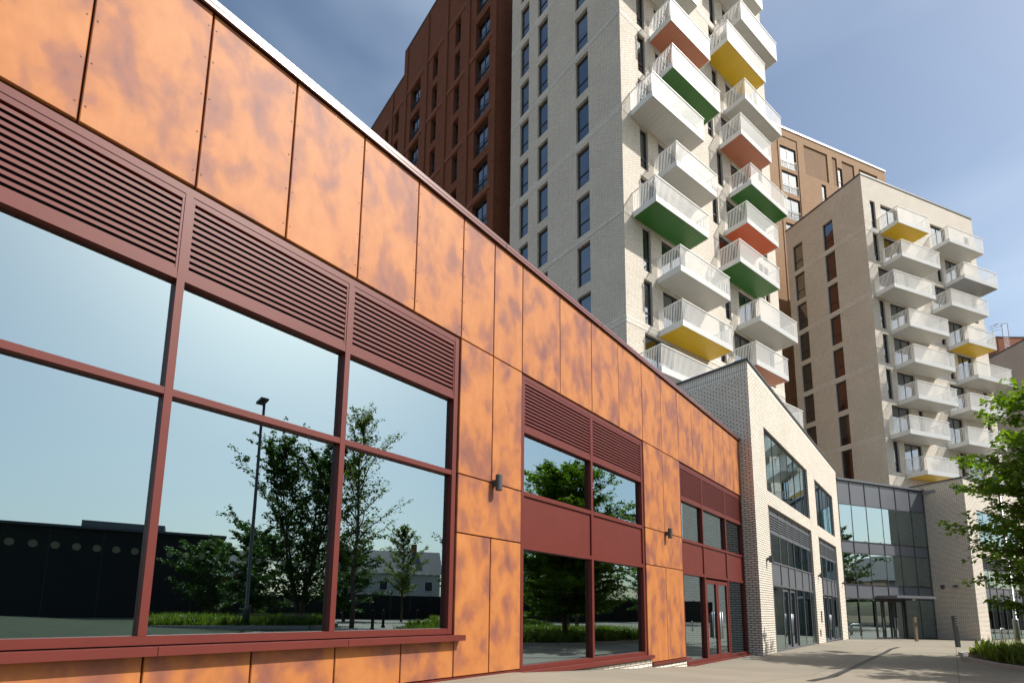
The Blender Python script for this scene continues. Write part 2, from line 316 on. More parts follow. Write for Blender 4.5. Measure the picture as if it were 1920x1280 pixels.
def balcony(face, parent, u, z, ln, soffit, dep=1.52):
    """slab tray with fascia, coloured soffit, flat-bar balustrade and top rail"""
    FH, H = .34, 1.48
    def slab(): return MB().box(0, ln, -dep, 0, .03, FH-.05).mesh('balcony', 'white_metal')
    b = face.put('balcony', cached(('slab', ln, dep), slab), parent, u, 0, z)
    def sof():
        mb = MB(); k = max(6, round(ln/.33))
        for i in range(k): mb.box(.03+(ln-.06)*i/k+.004, .03+(ln-.06)*(i+1)/k-.004, -dep+.03, -.002, .004, .028)
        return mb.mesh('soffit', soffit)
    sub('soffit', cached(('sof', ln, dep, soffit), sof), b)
    def fas(): return MB().box(-.012, ln+.012, -dep-.012, -dep-.002, 0, FH).box(-.012, -.002, -dep-.002, -.002, 0, FH).box(ln+.002, ln+.012, -dep-.002, -.002, 0, FH).mesh('fascia', 'white_metal')
    sub('fascia', cached(('fas', ln, dep), fas), b)
    def rail():
        mb = MB(); st = .1; t, g = .034, .012; k = int(ln/st)
        for i in range(k+1): x = ln*i/k; mb.box(x-t/2, x+t/2, -dep-.014-g, -dep-.014, -.02, H-.04)
        k = int(dep/st)
        for sx in (-.014-g, ln+.014):
            for i in range(k): y = -dep*(i+.4)/k; mb.box(sx, sx+g, y-t/2, y+t/2, -.02, H-.04)
        return mb.mesh('balusters', 'white_metal')
    sub('balusters', cached(('rail', ln, dep), rail), b)
    g = .06
    sub('top_rail', cached(('tr', ln, dep), lambda: MB().box(-g-.004, ln+g+.004, -dep-g-.004, -dep-.008, H-.04, H).box(-g-.004, -.008, -dep-.008, 0, H-.04, H).box(ln+.008, ln+g+.004, -dep-.008, 0, H-.04, H).mesh('top_rail', 'white_metal')), b)
    return b
random.seed(7)

# ------------------------------------------------------------------ frames of reference (metres, camera at the origin)
FO = Face(7.597, 17.153, 39.4)          # orange facade, u = 0 at the brick wing
FW = Face(7.858, 16.835, 39.3)          # white face of the wing
FWD = Face(7.858, 16.835, 140.5)        # its shaded return, u negative
FG = Face(19.196, 30.687, 68.3)         # glazed link
F2D = Face(27.44, 31.547, 159.2); F2W = Face(27.44, 31.547, 58)     # second wing
T1L = Face(5.87, 25.62, 142.0); T1R = Face(5.87, 25.62, 53.5)       # tall white tower
T2L = Face(29.44, 40.42, 159.0); T2R = Face(29.44, 40.42, 69.7)     # second white tower
def gz(s):       # ground level along the street (s runs along the orange facade)
    for a, za, b_, zb in ((-999, -.872, -12, -.872), (-12, -.872, -5, -1.272), (-5, -1.272, 10, -1.285), (10, -1.285, 24, -1.43), (24, -1.43, 9999, -1.43)):
        if a <= s <= b_: return za+(zb-za)*(s-a)/(b_-a)
def gat(x, y): return gz((x-7.597)*FO.d.x+(y-17.153)*FO.d.y)

# ------------------------------------------------------------------ ground
S = [-900, -14, -12, -8.5, -5, 0, 10, 17, 24, 1200]; mb = MB(); T_ = [-900, 60, 900]
for a, b_ in zip(S, S[1:]):
    for c, d in zip(T_, T_[1:]):
        P = [FO.w(a, -c, gz(a)), FO.w(a, -d, gz(a)), FO.w(b_, -d, gz(b_)), FO.w(b_, -c, gz(b_))]; mb.quad(*[tuple(p) for p in P])
g = ob('ground', mb.mesh('ground', 'paving')); tag(g, 'pale beige concrete paving of the square', 'paving', kind='structure')

M['lawn'] = plain('dark_lawn', (.028, .042, .012), .9, .15, noise=.35, nscale=1.2, bump=.4)
mb = MB()
for s0, s1, t0, t1 in ((-70, -14, 8.5, 58), (-14, -12, 13, 58), (-12, -8.5, 15, 58), (-8.5, -5, 18, 58), (-5, 0, 24, 58), (0, 4, 26, 50)):
    mb.quad(*[tuple(FO.w(q, -t, gz(q)+.012)) for q, t in ((s0, t0), (s0, t1), (s1, t1), (s1, t0))])
tag(ob('lawn', mb.mesh('lawn', 'lawn')), 'dark green lawn between the square and the black hall', 'lawn', kind='structure')

# ------------------------------------------------------------------ orange clad building
OB = thing('orange_clad_building', 'low building clad in mottled orange metal panels with maroon windows and louvres', 'building', FO.w(-10, 4, -1.3))
GAP = .016
def panel(u0, u1, z0, z1):
    w, h = u1-u0-GAP, z1-z0-GAP
    def mk():
        mb = MB(); e_ = .006; mb.quad((e_, 0, e_), (w-e_, 0, e_), (w-e_, 0, h-e_), (e_, 0, h-e_))
        for a, b_, c, d in (((0, e_, 0), (w, e_, 0), (w-e_, 0, e_), (e_, 0, e_)), ((w, e_, 0), (w, e_, h), (w-e_, 0, h-e_), (w-e_, 0, e_)), ((w, e_, h), (0, e_, h), (e_, 0, h-e_), (w-e_, 0, h-e_)), ((0, e_, h), (0, e_, 0), (e_, 0, e_), (e_, 0, h-e_)),
                            ((0, .04, 0), (w, .04, 0), (w, e_, 0), (0, e_, 0)), ((w, .04, 0), (w, .04, h), (w, e_, h), (w, e_, 0)), ((w, .04, h), (0, .04, h), (0, e_, h), (w, e_, h)), ((0, .04, h), (0, .04, 0), (0, e_, 0), (0, e_, h))): mb.quad(a, b_, c, d)
        return mb.mesh('cladding_panel', 'clad')
    return FO.put('cladding_panel', cached(('cp', round(w, 3), round(h, 3)), mk), OB, u0+GAP/2, random.uniform(-.0015, .0015), z0+GAP/2)
joints = [-27.74, -26.88, -26.02, -25.16, -24.3, -23.44, -22.58, -21.72, -20.86, -20.0, -19.13, -18.27, -17.41, -16.55, -15.69, -14.82, -13.96, -13.1, -12.41, -11.71, -10.62, -9.53, -8.44, -7.34, -6.31, -5.29, -4.31, -3.48, -2.61, -1.72, -.86, -.02]
for a, b_ in zip(joints, joints[1:]): panel(a, b_, 3.79, 5.67)
for a, c, b_, zb in ((-13.1, -12.41, -11.71, -.85), (-7.34, -6.31, -5.29, -1.05), (-27.74, -26.9, -26.02, -.85)):
    for p, q in ((a, c), (c, b_)): panel(p, q, 1.84, 3.79); panel(p, q, zb, 1.03)
    panel(a, b_, 1.03, 1.84)
for a, b_ in zip([-26.02, -25.16, -24.3, -23.44, -22.58, -21.72, -20.86, -20.0, -19.14, -18.28, -17.42, -16.56, -15.7, -14.83, -13.96], [-25.16, -24.3, -23.44, -22.58, -21.72, -20.86, -20.0, -19.14, -18.28, -17.42, -16.56, -15.7, -14.83, -13.96, -13.1]): panel(a, b_, -.85, -.375)
fx = MB()
for q in joints:
    if q < -13:
        for zz in (3.95, 4.35, 4.75, 5.15, 5.5):
            for dx in (-.035, .035): fx.box(q+dx-.006, q+dx+.006, -.004, 0, zz-.006, zz+.006)
FO.put('fixings', fx.mesh('fixings', 'maroon'), OB)
# backing wall behind the joints, with the three window openings
HO = [(-26.0, -13.12, -.36, 3.775), (-11.7, -7.36, -.9, 3.775), (-5.28, -.06, -1.3, 3.775)]
FO.put('backing_wall', wallmesh('backing_wall', 'maroon_dark', -27.8, 0, -1.6, 5.68, HO, .12), OB, 0, .045, 0)
cp = MB()
for a, b_ in ((-27.8, -21.2), (-21.19, -18.2), (-18.19, -15.2), (-15.19, -12.2), (-12.19, -9.2), (-9.19, -6.2), (-6.19, -3.2), (-3.19, 0)): 
    FO.put('coping', cached(('cop', round(b_-a, 2)), lambda: MB().box(0, b_-a, -.05, .42, .012, .065).box(0, b_-a, -.045, -.02, -.03, .012).mesh('coping', 'coping')), OB, a, 0, 5.70)
FO.put('eaves_trim', MB().box(-27.8, -.02, -.012, .03, 5.665, 5.70).mesh('eaves_trim', 'maroon_dark'), OB, 0, 0, 0)
# screens
curtain(FO, OB, -26.0, -13.12, -.30, 3.775, [-24.28, -22.57, -21.71+.86-.0, -19.14+.0, -18.29, -16.58, -14.87][0:0]+[-24.28, -22.57, -20.86, -18.29-.0+0, -16.58, -14.87], [1.833, 2.90], 'ggl', v=.02, bar=.062, edge=.072, name='glazed_window')
curtain(FO, OB, -11.69, -7.37, -.88, 3.775, [-9.54], [.99, 1.83, 2.86], 'gsgl', v=.02, bar=.07, edge=.07, name='glazed_window')
s3 = curtain(FO, OB, -5.27, -.08, -1.235, 3.765, [-3.7, -1.78], [.99, 1.81, 2.85], 'gsgl', v=.02, bar=.07, edge=.07, name='glazed_entrance_screen', skip=((1, 0),))
# double door in the third screen
def leaf(name, w, h, fm, hx, tint='glass', sw=.095):
    mb = MB().box(0, sw, 0, .06, 0, h).box(w-sw, w, 0, .06, 0, h).box(sw, w-sw, .002, .058, 0, .14).box(sw, w-sw, .002, .058, h-.1, h)
    me = mb.mesh('door', fm); pn = MB().quad((sw, .03, .14), (w-sw, .03, .14), (w-sw, .03, h-.1), (sw, .03, h-.1)).mesh('pane', tint)
    hb = MB().tube([(hx, -.07, .55), (hx, -.07, 1.28)], .016, 8).tube([(hx, -.07, .62), (hx, 0.0, .62)], .011, 6).tube([(hx, -.07, 1.21), (hx, 0.0, 1.21)], .011, 6).mesh('handle', 'steel', True)
    return me, pn, hb
for u, w, hx in ((-3.655, .905, .82), (-2.735, .905, .08)):
    a, p, h = leaf('d', w, 2.14, 'maroon', hx); d = FO.put('door', a, OB, u, .03, -1.24); sub('pane', p, d); sub('handle', h, d)
FO.put('threshold', MB().box(-5.3, -.06, -.09, .06, -1.34, -1.237).mesh('threshold', 'maroon'), OB, 0, 0, 0)
# sills and base flashings
for a, b_ in ((-26.1, -21.5), (-21.495, -16.5), (-16.495, -14.75), (-14.745, -12.99)): FO.put('sill', MB().box(0, b_-a, -.11, .03, 0, .05).box(0, b_-a, -.11, -.098, -.02, 0).mesh('sill', 'maroon'), OB, a, 0, -.362)
FO.put('sill', MB().box(-11.74, -7.22, -.09, .03, -.95, -.882).mesh('sill', 'maroon'), OB)
FO.put('sill', MB().box(-7.215, -5.08, -.06, .03, -1.105, -1.055).mesh('sill', 'maroon'), OB)
FO.put('base_flashing', MB().box(-27.8, -11.745, -.03, .04, -.96, -.852).mesh('base_flashing', 'maroon'), OB)
FO.put('brick_plinth', MB().box(-11.7, -7.24, -.025, .1, -1.6, -.951).box(-7.239, -5.3, -.02, .1, -1.6, -1.106).mesh('brick_plinth', 'cream'), OB)
# interior, roof and hidden sides
ii = MB(); ii.quad((-27.7, .2, -.92), (-12.4, .2, -.92), (-12.4, 6, -.92), (-27.7, 6, -.92)); ii.quad((-12.4, .2, -.98), (-6.4, .2, -.98), (-6.4, 6, -.98), (-12.4, 6, -.98)); ii.quad((-6.4, .2, -1.25), (-.1, .2, -1.25), (-.1, 6, -1.25), (-6.4, 6, -1.25))
FO.put('interior_floor', ii.mesh('interior_floor', 'roomfloor'), OB)
ii = MB(); ii.quad((-27.7, 6, -1.3), (-.1, 6, -1.3), (-.1, 6, 3.9), (-27.7, 6, 3.9)); ii.quad((-27.7, .2, 3.9), (-27.7, 6, 3.9), (-.1, 6, 3.9), (-.1, .2, 3.9))
for q in (-12.4, -6.4): ii.box(q-.05, q+.05, .2, 6, -1.3, 3.9)
FO.put('interior_wall', ii.mesh('interior_wall', 'room'), OB)
FO.put('roof', MB().box(-27.8, -.02, .3, 14, 5.3, 5.6).mesh('roof', 'roofing'), OB)
FO.put('end_wall', MB().box(-27.8, -27.7, .06, 14, -1.3, 5.3).box(-27.7, -.1, 13.9, 14, -1.3, 5.3).mesh('end_wall', 'maroon_dark'), OB)
# manifestation dots on the big panes
db = MB()
for k in range(96):
    u = -25.4+k*.1265
    if any(abs(u-q) < .07 for q in (-24.28, -22.57, -20.86, -18.29, -16.58, -14.87)) or u > -13.3: continue
    db.prism([(u+.028*math.cos(a*math.pi/6), .028*math.sin(a*math.pi/6)) for a in range(12)], 0, .001)
me = db.mesh('manifestation_dots', 'dot')
for v in me.vertices: v.co = (v.co.x, -v.co.z, v.co.y)
FO.put('manifestation_dots', me, OB, 0, .103, .45)
db = MB()
for k in range(44):
    u = -11.5+k*.0955
    if abs(u+9.54) < .06: continue
    db.prism([(u+.012*math.cos(a*math.pi/4), .012*math.sin(a*math.pi/4)) for a in range(8)], 0, .001)
me = db.mesh('manifestation_dots', 'dot')
for v in me.vertices: v.co = (v.co.x, -v.co.z, v.co.y)
FO.put('manifestation_dots', me, OB, 0, .103, .335)

# wall lamps
def wall_lamp(face, u, z, label, s=1.0):
    t = thing('wall_lamp', label, 'lamp', face.w(u, 0, z-.11), 'up and down wall lamps'); t.rotation_euler = (0, 0, face.rz)
    sub('lamp_body', MB().lathe([(.046*s, 0), (.05*s, .004), (.05*s, .226), (.046*s, .23)], 16, 0, -.105*s).mesh('lamp_body', 'lamp', False), t)
    sub('bracket', MB().box(-.03*s, .03*s, -.07*s, -.002, .07, .16).mesh('bracket', 'lamp'), t)
wall_lamp(FO, -12.37, 1.83, 'cylindrical wall lamp on the orange pier beside the big three-row window')
wall_lamp(FO, -6.25, 1.82, 'cylindrical wall lamp on the narrow orange pier before the maroon doors')
wall_lamp(FW, 1.08, 1.79, 'dark wall lamp on the white brick corner pier beside the first grey doors', 1.25)
wall_lamp(FW, 10.1, 1.77, 'dark wall lamp on the white brick pier between the two grey door screens', 1.25)
wall_lamp(FW, 17.2, 1.75, 'dark wall lamp at the end of the white brick wing next to the glazed link', 1.25)

# ------------------------------------------------------------------ white brick wing
WB = thing('brick_wing_building', 'low white brick wing with dark grey door screens and a shaded brick return', 'building', FW.w(9, 3, -1.3))
HW = [(1.66, 9.1, 4.25, 6.56), (10.8, 15.92, 4.23, 6.5), (1.66, 9.14, -1.5, 3.74), (10.83, 15.97, -1.5, 3.7)]
FW.put('wall', wallmesh('wall', 'cream', 0, 17.9, -1.6, 8.16, HW, .22), WB)
FW.put('soldier_course', MB().box(0, 17.9, -.006, .05, 8.16, 8.38).mesh('soldier_course', 'cream_soldier'), WB)
FWD.put('wall', wallmesh('wall', 'cream', -14, 0, -1.6, 7.95, [], .1), WB)
FWD.put('soldier_course', MB().box(-14, 0, -.006, .05, 7.95, 8.38).mesh('soldier_course', 'cream_soldier'), WB)
FWD.put('movement_joint', MB().box(-2.16, -2.14, -.004, .01, 5.5, 8.3).mesh('movement_joint', 'dark_coping'), WB)
FW.put('coping', MB().box(-.03, 17.95, -.05, .4, 8.38, 8.46).mesh('coping', 'dark_coping'), WB)
FWD.put('coping', MB().box(-14, -.03, -.05, .4, 8.383, 8.463).mesh('coping', 'dark_coping'), WB)
pts = [FW.w(0.05, .05, 0), FW.w(17.9, .05, 0), FW.w(17.9, 9, 0), FWD.w(-14, 3, 0), FWD.w(-14, .05, 0)]
o = WB.location; ob('roof', MB().prism([(p.x-o.x, p.y-o.y) for p in pts], 7.7-o.z, 7.9-o.z).mesh('roof', 'roofing'), WB)
for a, b_, c, d, mu_ in ((1.66, 9.1, 4.25, 6.56, [2.0, 3.08, 4.25, 5.45, 6.62, 7.85, 8.55]), (10.8, 15.92, 4.23, 6.5, [11.5, 12.4, 13.2, 14.25, 15.4])):
    curtain(FW, WB, a, b_, c, d, mu_, [], 'g', v=.07, fm='charcoal', bar=.05, edge=.06, name='window', po=.012)
curtain(FW, WB, 1.66, 9.14, -1.27, 3.74, [2.07, 3.4, 4.6, 5.72, 7.06, 8.43], [.99, 1.8, 2.84, 3.55], 'gsgls', v=.08, fm='grey_frame', sp='grey_panel', bar=.06, edge=.06, slats='joined', name='glazed_entrance_screen', pitch=.085, po=.012, skip=((2, 0), (3, 0)))
curtain(FW, WB, 10.83, 15.97, -1.29, 3.7, [11.75, 12.9, 14.2, 15.2], [.97, 1.77, 2.81, 3.5], 'gsgls', v=.08, fm='grey_frame', sp='grey_panel', bar=.06, edge=.06, slats='joined', name='glazed_entrance_screen', pitch=.085, po=.012, skip=((1, 0), (2, 0)))
for u, w, hx, zb in ((3.45, 1.1, 1.0, -1.27), (4.58, 1.1, .09, -1.27), (11.8, 1.06, .96, -1.29), (12.96, 1.2, .1, -1.29)):
    a, p, h = leaf('d', w, 2.2, 'grey_frame', hx); d = FW.put('door', a, WB, u, .14, zb); sub('pane', p, d); sub('handle', h, d)
FW.put('meter_box', MB().box(10.02, 10.22, -.02, .02, -.35, .15).box(9.55, 9.72, -.02, .02, -.95, -.66).mesh('meter_box', 'charcoal'), WB)
FW.put('interior', MB().quad((1, .3, -1.26), (17, .3, -1.26), (17, 5, -1.26), (1, 5, -1.26)).quad((1, 5, -1.3), (17, 5, -1.3), (17, 5, 7), (1, 5, 7)).quad((1, .3, 3.95), (17, .3, 3.95), (17, 5, 3.95), (1, 5, 3.95)).quad((1, .3, 7), (17, .3, 7), (17, 5, 7), (1, 5, 7)).box(9.9, 10.1, .3, 5, -1.3, 7).mesh('interior', 'room'), WB)
FW.put('end_wall', MB().box(17.8, 17.9, .02, .6, -1.6, 8.3).mesh('end_wall', 'cream'), WB)

# ------------------------------------------------------------------ glazed link
GB = thing('glazed_link_building', 'three storey grey glazed curtain wall entrance between the two brick wings', 'building', FG.w(4, 2, -1.4))
mu_ = [1.12, 2.42, 3.8, 5.2, 6.57]
curtain(FG, GB, 0.02, 7.93, -1.42, 7.9, mu_, [.93, 1.74, 3.58, 4.27, 6.46], 'gsgsgs', v=0, fm='charcoal', sp='grey_panel', bar=.055, edge=.06, name='curtain_wall', po=.012, skip=((2, 0), (3, 0)))
FG.put('coping', MB().box(0, 7.95, -.08, .4, 7.9, 8.02).mesh('coping', 'grey_frame'), GB)
for u, w, hx in ((2.5, .62, .5), (3.2, .88, .8), (4.12, .88, .08)):
    a, p, h = leaf('d', w, 2.3, 'charcoal', hx); d = FG.put('door', a, GB, u, .02, -1.42); sub('pane', p, d); sub('handle', h, d)
FG.put('canopy', MB().box(2.6, 6.1, -1.2, 0, .98, 1.13).mesh('canopy', 'grey_panel'), GB)
FG.put('interior', MB().quad((0, .3, -1.40), (8, .3, -1.40), (8, 6, -1.40), (0, 6, -1.40)).quad((0, 6, -1.4), (8, 6, -1.4), (8, 6, 7.5), (0, 6, 7.5)).box(0, 8, .3, 6, .9, 1.1).box(0, 8, .3, 6, 3.8, 4.0).mesh('interior', 'room'), GB)
FG.put('roof', MB().box(-2, 8, .3, 9, 7.5, 7.7).mesh('roof', 'roofing'), GB)
sgn = FG.put('door_sign', MB().box(4.3, 4.5, -1.0, -.96, .86, .97).mesh('door_sign', 'render'), GB)

# ------------------------------------------------------------------ second brick wing
B2 = thing('brick_corner_building', 'white brick corner block with a shaded side behind the leafy tree', 'building', F2W.w(6, 3, -1.43))
F2D.put('wall', wallmesh('wall', 'cream', -3.2, 0, -1.8, 8.3, [], .1), B2)
F2W.put('wall', wallmesh('wall', 'cream', 0, 18, -1.8, 8.3, [(1.62, 8.6, -1.6, 3.7), (10.2, 15.4, -1.6, 3.7), (1.62, 8.6, 4.25, 6.5), (10.2, 15.4, 4.25, 6.5)], .22), B2)
F2D.put('coping', MB().box(-3.2, 0, -.05, .4, 8.3, 8.39).mesh('coping', 'dark_coping'), B2)
F2W.put('coping', MB().box(.05, 18, -.05, .4, 8.302, 8.392).mesh('coping', 'dark_coping'), B2)
for a, b_ in ((1.62, 8.6), (10.2, 15.4)):
    mm = [a+(b_-a)*k/6 for k in range(1, 6)]
    curtain(F2W, B2, a, b_, -1.43, 3.7, mm, [.93, 1.74, 2.8], 'gsgl', v=.12, fm='charcoal', sp='grey_panel', bar=.06, edge=.06, slats='joined', name='glazed_shopfront', pitch=.09, po=.012)
    curtain(F2W, B2, a, b_, 4.25, 6.5, mm, [], 'g', v=.07, fm='charcoal', bar=.05, edge=.06, name='window', po=.012)
F2W.put('interior', MB().quad((1, .3, -1.42), (17, .3, -1.42), (17, 5, -1.42), (1, 5, -1.42)).quad((1, 5, -1.4), (17, 5, -1.4), (17, 5, 7.5), (1, 5, 7.5)).box(1, 17, .3, 5, 3.8, 4.0).mesh('interior', 'room'), B2)
F2W.put('shop_sign', MB().box(2.3, 3.1, .3, .34, -.2, .5).mesh('shop_sign', 'redsign'), B2)
F2D.put('security_camera', MB().box(-1.75, -1.6, -.16, 0, 1.66, 1.86).box(-1.02, -.86, -.3, 0, 1.74, 1.82).mesh('security_camera', 'lamp'), B2)
F2W.put('roof', MB().box(.3, 18, .3, 12, 7.7, 7.9).mesh('roof', 'roofing'), B2)

# ------------------------------------------------------------------ towers
def tower(name, label, FL, FR, lenL, lenR, z0, z1, mat, holesL, holesR, bands, bmat, depthR=None):
    t = thing(name, label, 'apartment tower', FR.w(0, 0, -1.3))
    FL.put('wall', wallmesh('wall', mat, -lenL, 0, z0, z1, holesL, .2), t)
    FR.put('wall', wallmesh('wall', mat, 0, lenR, z0, z1, holesR, .2), t)
    back = FL.w(-lenL, 0, 0); Fb = Face(back.x, back.y, 90-math.degrees(FR.rz)); Fb.put('wall', MB().quad((lenR, 0, z0), (0, 0, z0), (0, 0, z1), (lenR, 0, z1)).mesh('wall', mat), t)
    sid = FR.w(lenR, 0, 0); Fs = Face(sid.x, sid.y, 90-math.degrees(FL.rz)); Fs.put('wall', MB().quad((-lenL, 0, z0), (0, 0, z0), (0, 0, z1), (-lenL, 0, z1)).mesh('wall', mat), t)
    P = [FR.w(-.05, -.05, 0), FR.w(lenR, -.05, 0), FR.w(lenR, 0, 0)+FL.d*-lenL, FL.w(-lenL, -.05, 0)]
    o = t.location; ob('coping', MB().prism([(p.x-o.x, p.y-o.y) for p in P], z1-o.z, z1+.14-o.z).mesh('coping', 'dark_coping'), t)
    for zb in bands:
        hl = [h for h in holesL if h[2] < zb+.4 and h[3] > zb]
        FL.put('soldier_course', MB().box(-lenL, 0, -.012, .02, zb, zb+.4).mesh('soldier_course', bmat), t)
        FR.put('soldier_course', MB().box(0, lenR, -.012, .02, zb, zb+.4).mesh('soldier_course', bmat), t)
    return t
# tall white tower
Z1 = lambda k: 14.85+3.13*k
hl, hr, wl, wr, bl = [], [], [], [], []
spec1 = {-1: (('L', 'white'), (10.6, 4.7, 'white')), 0: (('R', 'yellow'), (9.9, 3.85, 'terra')), 1: (('R', 'white'), (10.7, 4.7, 'white')), 2: (('L', 'green'), (8.7, 4.7, 'green')), 3: (('S', 'white'), (9.8, 3.85, 'orange')), 4: (('L', 'white'), (10.6, 4.7, 'green')), 5: (('R', 'green'), (9.7, 3.75, 'terra')), 6: (('S', 'terra'), (10.5, 4.7, 'white')), 7: (('L', 'white'), (8.7, 4.65, 'yellow')), 8: (('S', 'white'), (10.6, 4.7, 'white')), 9: (('R', 'white'), (9.8, 3.85, 'white')), 10: (('L', 'yellow'), (10.6, 4.7, 'white'))}
for k in range(-2, 11):
    z = Z1(k)
    for a, b_ in ((-3.5, -2.45), (-7.05, -6.05), (-8.93, -8.0)): hl.append((a, b_, z+.42, z+2.95)); wl.append((a, z+.42, b_-a, 2.53))
    A, B = spec1.get(k, (('R', 'white'), (10.6, 4.7, 'white')))
    if A[0] == 'L': dA = [(1.45, 3.9)]; bl.append((.75, z, 4.65, A[1]))
    else: dA = [(1.5, 2.18), (3.12, 5.3)]; bl.append((2.65, z, 4.65 if A[0] == 'R' else 3.8, A[1]))
    dB = [(B[0]+.35, B[0]+2.4)]; dB += [(B[0]-1.3, B[0]-.65)] if B[0] > 9.5 else [(B[0]+5.2, B[0]+5.8)]
    if B[0] < 10.2: dB.append((14.6, 15.2))
    bl.append((B[0], z, B[1], B[2]))
    for a, b_ in dA+dB: hr.append((a, b_, z+.4, z+3.02)); wr.append((a, z+.4, b_-a, 2.62))
TA = tower('white_brick_tower', 'tall white brick tower with white, green, yellow and terracotta staggered balconies', T1L, T1R, 9.95, 16.4, 3, 50, 'cream', hl, hr, [Z1(k)-.02 for k in (-2, 0, 2, 4, 6, 8, 10)], 'cream_soldier')
for u, z, w, h in wl: window(T1L, TA, u, z, w, h)
for u, z, w, h in wr: window(T1R, TA, u, z, w, h, transom=.3 if w < 1 else None, double=w > 1)
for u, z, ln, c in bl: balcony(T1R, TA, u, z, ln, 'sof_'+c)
# second white tower
Z2 = lambda k: 10.73+3.03*k
hl, hr, wl, wr, bl = [], [], [], [], []
spec2 = {0: ((2.1, 3.7, 'yellow'), (9.9, 4.6, 'white')), 1: ((.6, 4.65, 'white'), (7.6, 4.9, 'white')), 2: ((2.0, 4.7, 'white'), (8.4, 4.7, 'white')), 3: ((2.0, 4.9, 'white'), (9.9, 4.65, 'white')), 4: ((1.9, 4.7, 'white'), (9.2, 3.7, 'yellow')), 5: ((.5, 4.9, 'white'), (7.5, 4.9, 'white')), 6: ((1.8, 4.7, 'white'), (9.7, 4.6, 'grey')), 7: ((1.8, 3.7, 'yellow'), (8.2, 4.65, 'white'))}
for k in range(-1, 8):
    z = Z2(k)
    for a, b_ in ((-3.75, -2.78), (-6.92, -5.9)): hl.append((a, b_, z+.42, z+3.0)); wl.append((a, z+.42, b_-a, 2.58))
    if k < 0: continue
    A, B = spec2[k]
    dd = [(.85, 1.47), (2.15, 4.3)] if A[0] > 1 else [(1.1, 3.3), (4.3, 4.9)]
    dd += [(B[0]+.35, B[0]+2.4), (B[0]-.85, B[0]-.25)] if B[0] > 9 else [(B[0]+.35, B[0]+2.4), (13.3, 13.9)]
    bl += [(A[0], z, A[1], A[2]), (B[0], z, B[1], B[2])]
    for a, b_ in dd: hr.append((a, b_, z+.4, z+2.95)); wr.append((a, z+.4, b_-a, 2.55))
TB = tower('white_brick_block', 'lower white brick apartment block with mostly white balconies behind the glazed link', T2L, T2R, 7.6, 14.75, 3, 37.05, 'cream', hl, hr, [Z2(k)-.02 for k in (1, 3, 5, 7)], 'cream_soldier')
for u, z, w, h in wl: window(T2L, TB, u, z, w, h)
for u, z, w, h in wr: window(T2R, TB, u, z, w, h, transom=.3 if w < 1 else None, double=w > 1)
for u, z, ln, c in bl: balcony(T2R, TB, u, z, ln, 'sof_'+c)
# red brown tower
k_ = .958; p0 = Vector((-1.463, 36, 0))*k_
F0L = Face(p0.x, p0.y, 141.0); F0R = Face(p0.x, p0.y, 51.0)
hl, wl = [], []
st = 3.27
for k in range(0, 15):
    z = 8.0+st*k
    if z+3 > 53: continue
    for a, b_, bal in ((-2.85, -.95, True), (-6.0, -5.15, False), (-9.75, -8.85, False), (-13.9, -12.0, True), (-17.3, -16.4, False), (-19.6, -18.7, False)):
        if a < -15.5 and z+3 > 50.5: continue
        hl.append((a, b_, z+.3, z+2.85)); wl.append((a, z+.3, b_-a, 2.55, bal))
RT = thing('red_brick_tower', 'dark red brown brick tower with tall recessed windows behind the white tower', 'apartment tower', F0L.w(-8, 6, -1.3))
F0L.put('wall', wallmesh('wall', 'red', -15.5, 0, 3, 55.9, [h for h in hl if h[0] > -15.5], .3), RT)
F0L.put('wall', wallmesh('wall', 'red', -24.5, -15.5, 3, 53.2, [h for h in hl if h[0] < -15.5], .3), RT)
F0R.put('wall', wallmesh('wall', 'red', 0, 9, 3, 55.9, [], .3), RT)
F0L.put('step_wall', MB().box(-15.55, -15.5, .01, 9, 53.2, 55.9).mesh('step_wall', 'red'), RT)
F0L.put('coping', MB().box(-15.5, 0, -.06, 9, 55.9, 56.05).box(-24.5, -15.56, -.06, 9, 53.2, 53.35).mesh('coping', 'dark_coping'), RT)
for a, b_ in ((-4.35, -3.65), (-7.75, -7.1), (-11.2, -10.6), (-15.35, -14.7), (-18.3, -17.7), (-.45, 0)):
    F0L.put('pier', boxmesh('pier', 'red', b_-a, .15, (55.6 if a > -15.5 else 53)-3), RT, a, -.12, 3)
for k in range(1, 15, 2):
    z = 8.0+st*k-.28
    if z < 53: F0L.put('soldier_course', MB().box(-24.5, 0, -.06, .02, z, z+.45).mesh('soldier_course', 'red_soldier'), RT)
for u, z, w, h, bal in wl: window(F0L, RT, u, z, w, h, v=.26, bal=bal, double=bal)
o = RT.location; P = [F0L.w(-24.5, .02, 0), F0R.w(0, .02, 0), F0R.w(9, 0, 0), F0R.w(9, 0, 0)+F0L.d*-24.5]
F0R.put('back_wall', MB().quad((9, 0, 3), (9, 24, 3), (9, 24, 55.9), (9, 0, 55.9)).quad((0, 24.4, 3), (9, 24.4, 3), (9, 24.4, 53.2), (0, 24.4, 53.2)).mesh('back_wall', 'red'), RT)
